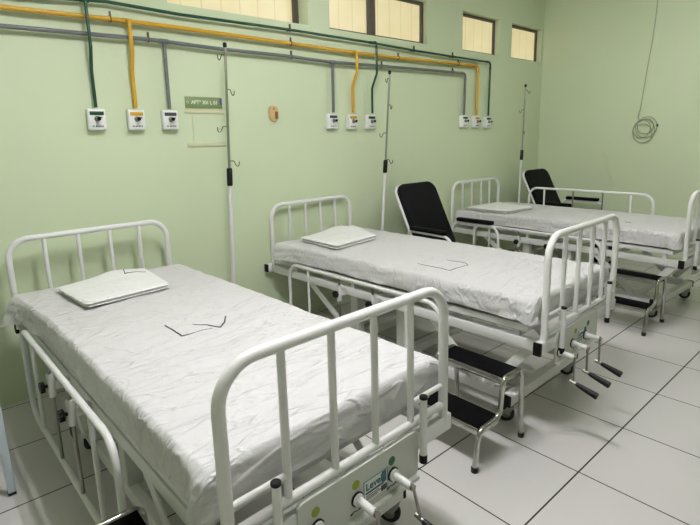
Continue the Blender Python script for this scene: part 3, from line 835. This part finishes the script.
r0, c0 = fold_linen(beds[0], [(-0.305, -0.240), (-0.280, -0.685), (0.148, -0.650), (0.190, -0.200)], 0.032, 1, 'folded white linen with black stitching at the head of the nearest bed')
f = NB()
def lz(x, y):
    q = [Vector(p) for p in ((-0.305, -0.240), (-0.280, -0.685), (0.148, -0.650), (0.190, -0.200))]
    v = (-0.22 - y) / 0.45; u = (x + 0.30) / 0.47
    return 0.006 + 0.032 - 0.0025 + 0.030 * math.exp(-((u - 0.62) ** 2) / 0.06 - ((v - 0.12) ** 2) / 0.14)
for A, B in (((0.045, -0.25), (0.020, -0.345)), ((0.020, -0.345), (0.095, -0.318)), ((0.095, -0.318), (0.14, -0.335))):
    A = Vector(A); B = Vector(B)
    tube(f, [(p.x - c0.x, p.y - c0.y, lz(p.x, p.y) + 0.0015) for p in [A.lerp(B, k / 6) for k in range(7)]], 0.0024, 6)
finish('stitched_mark', f, M['ink'], r0)
fold_linen(beds[1], [(-0.327, -0.235), (-0.345, -0.690), (0.118, -0.630), (0.300, -0.190)], 0.042, 5, 'folded white linen lying skewed at the head of the middle bed')
fold_linen(beds[2], [(-0.42, -0.195), (-0.44, -0.70), (0.020, -0.700), (0.120, -0.200)], 0.036, 9, 'folded white linen at the head of the far bed', False)

# ------------------------------------------------------------------ step stools
def step_stool(loc, rz, label):
    """two-step stool; steps climb toward +x, length along y; origin mid front foot line"""
    root = thing('step_stool', label, 'step stool', loc, rz, 'two-step stools beside the beds')
    L = 0.19
    for s in (-1, 1):
        f = NB(); y = s * (L + 0.004)
        tube(f, fillet([(0.395, y, 0.012), (0.374, y, 0.378), (0.213, y, 0.378), (0.195, y, 0.194), (0.033, y, 0.190), (0.0, y, 0.012)], [0, 0.035, 0.035, 0.05, 0.04, 0], 7), 0.0125, 14)
        fr = finish('side_frame', f, M['chrome'], root)
        for x in (0.395, 0.0):
            f = NB(); cyl(f, (x, y, 0.0), (x, y, 0.026), 0.0155, 14, bev=0.002); finish('foot_tip', f, M['rubber'], fr)
    for (x0, x1, z) in ((0.21, 0.365, 0.380), (0.03, 0.205, 0.195)):
        f = NB()
        box(f, (x0, -L - 0.002, z - 0.034), (x0 + 0.010, L + 0.002, z), 0.002); box(f, (x1 - 0.010, -L - 0.002, z - 0.034), (x1, L + 0.002, z), 0.002)
        box(f, (x0, -L - 0.002, z - 0.034), (x1, -L + 0.008, z), 0.002); box(f, (x0, L - 0.008, z - 0.034), (x1, L + 0.002, z), 0.002)
        box(f, (x0 + 0.008, -L + 0.006, z - 0.012), (x1 - 0.008, L - 0.006, z - 0.004))
        st = finish('step', f, M['chrome'], root)
        f = NB(); box(f, (x0 + 0.006, -L + 0.004, z - 0.003), (x1 - 0.006, L - 0.004, z + 0.003), 0.003); finish('rubber_tread', f, M['tread'], st)
    return root
step_stool((1.436, -2.03, 0), 0.0, 'chrome and black two-step stool between the nearest and middle beds')
step_stool((3.635, -1.985, 0), 0.0, 'chrome and black two-step stool between the middle and far beds')
step_stool((-0.262, -2.10, 0), 0.0, 'chrome and black two-step stool beside the nearest bed, only its top corner showing')

# ------------------------------------------------------------------ reclining chairs
def recliner(x, y, rz, label):
    root = thing('reclining_chair', label, 'chair', (x, y, 0), rz, 'black reclining companion chairs')
    W = 0.255
    # frame
    f = NB()
    for s in (-1, 1):
        tube(f, fillet([(s * W, -0.02, 0.40), (s * W, -0.60, 0.43), (s * W, -0.62, 0.02)], 0.05, 5), 0.0125, 12)
        tube(f, [(s * W, -0.05, 0.41), (s * W, 0.09, 0.02)], 0.0125, 12)
        cyl(f, (s * W, -0.62, 0.0), (s * W, -0.62, 0.03), 0.016, mi=1); cyl(f, (s * W, 0.09, 0.0), (s * W, 0.09, 0.03), 0.016, mi=1)
    for (yy, zz) in ((-0.62, 0.16), (0.055, 0.13), (-0.05, 0.41), (-0.56, 0.428)): tube(f, [(-W, yy, zz), (W, yy, zz)], 0.010, 10)
    finish('chair_frame', f, [SW, M['rubber']], root)
    # back: leaning panel with a white tube along its edge
    a = Vector((0, -0.06, 0.44)); b_ = Vector((0, 0.255, 1.062)); d = (b_ - a).normalized(); nrm = Vector((0, -d.z, d.y))
    Lb = (b_ - a).length
    def on_back(u, t, off): return Vector((u, 0, 0)) + a + d * t + nrm * off
    f = NB()
    pts = fillet([on_back(-0.262, 0, 0.0), on_back(-0.262, Lb, 0.0), on_back(0.262, Lb, 0.0), on_back(0.262, 0, 0.0)], 0.09, 8)
    tube(f, pts, 0.0115, 12)
    bf = finish('back_frame', f, SW, root)
    R = Matrix((Vector((1, 0, 0)), d, nrm * -1)).transposed()
    f = NB()
    prof = fillet([Vector((-0.248, 0.03, 0)), Vector((-0.248, Lb + 0.002, 0)), Vector((0.248, Lb + 0.002, 0)), Vector((0.248, 0.03, 0))], [0.03, 0.085, 0.085, 0.03], 8, closed=True)
    lv = [(-0.006, 0.96), (0.0, 1.0), (0.034, 1.0), (0.044, 0.975), (0.048, 0.90)]
    cen = Vector((0, Lb / 2, 0)); rings = []
    for (h, sc_) in lv:
        ring = []
        for p in prof:
            q = cen + (p - cen) * sc_ if sc_ < 1 else p
            # inset by constant amount rather than scale for long side
            ring.append(f.verts.new(on_back(q.x, q.y, h)))
        rings.append(ring)
    for A, B in zip(rings[:-1], rings[1:]):
        for i in range(len(prof)): f.faces.new((A[i], A[(i + 1) % len(prof)], B[(i + 1) % len(prof)], B[i]))
    f.faces.new(rings[0]); f.faces.new(rings[-1])
    finish('backrest', f, M['vinyl'], root)
    f = NB(); box(f, (-0.245, -0.57, 0.438), (0.245, -0.06, 0.500), 0.022, seg=4); finish('seat', f, M['vinyl'], root)
    f = NB(); box(f, (-0.235, -0.665, 0.10), (0.235, -0.615, 0.42), 0.018, seg=4, rot=Matrix.Rotation(-0.12, 3, 'X')); finish('leg_rest', f, M['vinyl'], root)
    for s in (-1, 1):
        X = s * 0.325
        f = NB()
        tube(f, fillet([(s * W, 0.035, 0.45), (X, 0.02, 0.695), (X, -0.46, 0.688), (X, -0.48, 0.40), (s * W, -0.48, 0.40)], [0.0, 0.06, 0.09, 0.04, 0], 8), 0.0125, 14)
        ar = finish('armrest', f, SW, root)
        f = NB(); box(f, (X - 0.028, -0.41, 0.702), (X + 0.028, -0.02, 0.738), 0.012, seg=4, rot=None); finish('arm_pad', f, M['vinyl'], ar)
    return root
recliner(3.255, -0.50, -0.02, 'black reclining chair with white tubular arms between the middle and far beds')
recliner(5.43, -0.52, -0.02, 'black reclining chair with white tubular arms in the corner beyond the far bed')

# ------------------------------------------------------------------ bedside table at the left edge
root = thing('bedside_table', 'pale blue-white metal bedside table left of the nearest bed, one leg showing', 'table', (-0.392, -0.70, 0))
for sx in (-1, 1):
    for sy in (-1, 1):
        f = NB(); box(f, (sx * 0.24 - 0.014, sy * 0.23 - 0.014, 0.006), (sx * 0.24 + 0.014, sy * 0.23 + 0.014, 0.70), 0.003)
        lg = finish('leg', f, M['table'], root)
        f = NB(); box(f, (sx * 0.24 - 0.0155, sy * 0.23 - 0.0155, 0), (sx * 0.24 + 0.0155, sy * 0.23 + 0.0155, 0.014), 0.002); finish('foot_tip', f, M['rubber'], lg)
f = NB(); box(f, (-0.27, -0.26, 0.70), (0.27, 0.26, 0.725), 0.006); finish('table_top', f, M['table'], root)
f = NB(); box(f, (-0.24, -0.23, 0.19), (0.24, 0.23, 0.205), 0.003); finish('lower_shelf', f, M['table'], root)
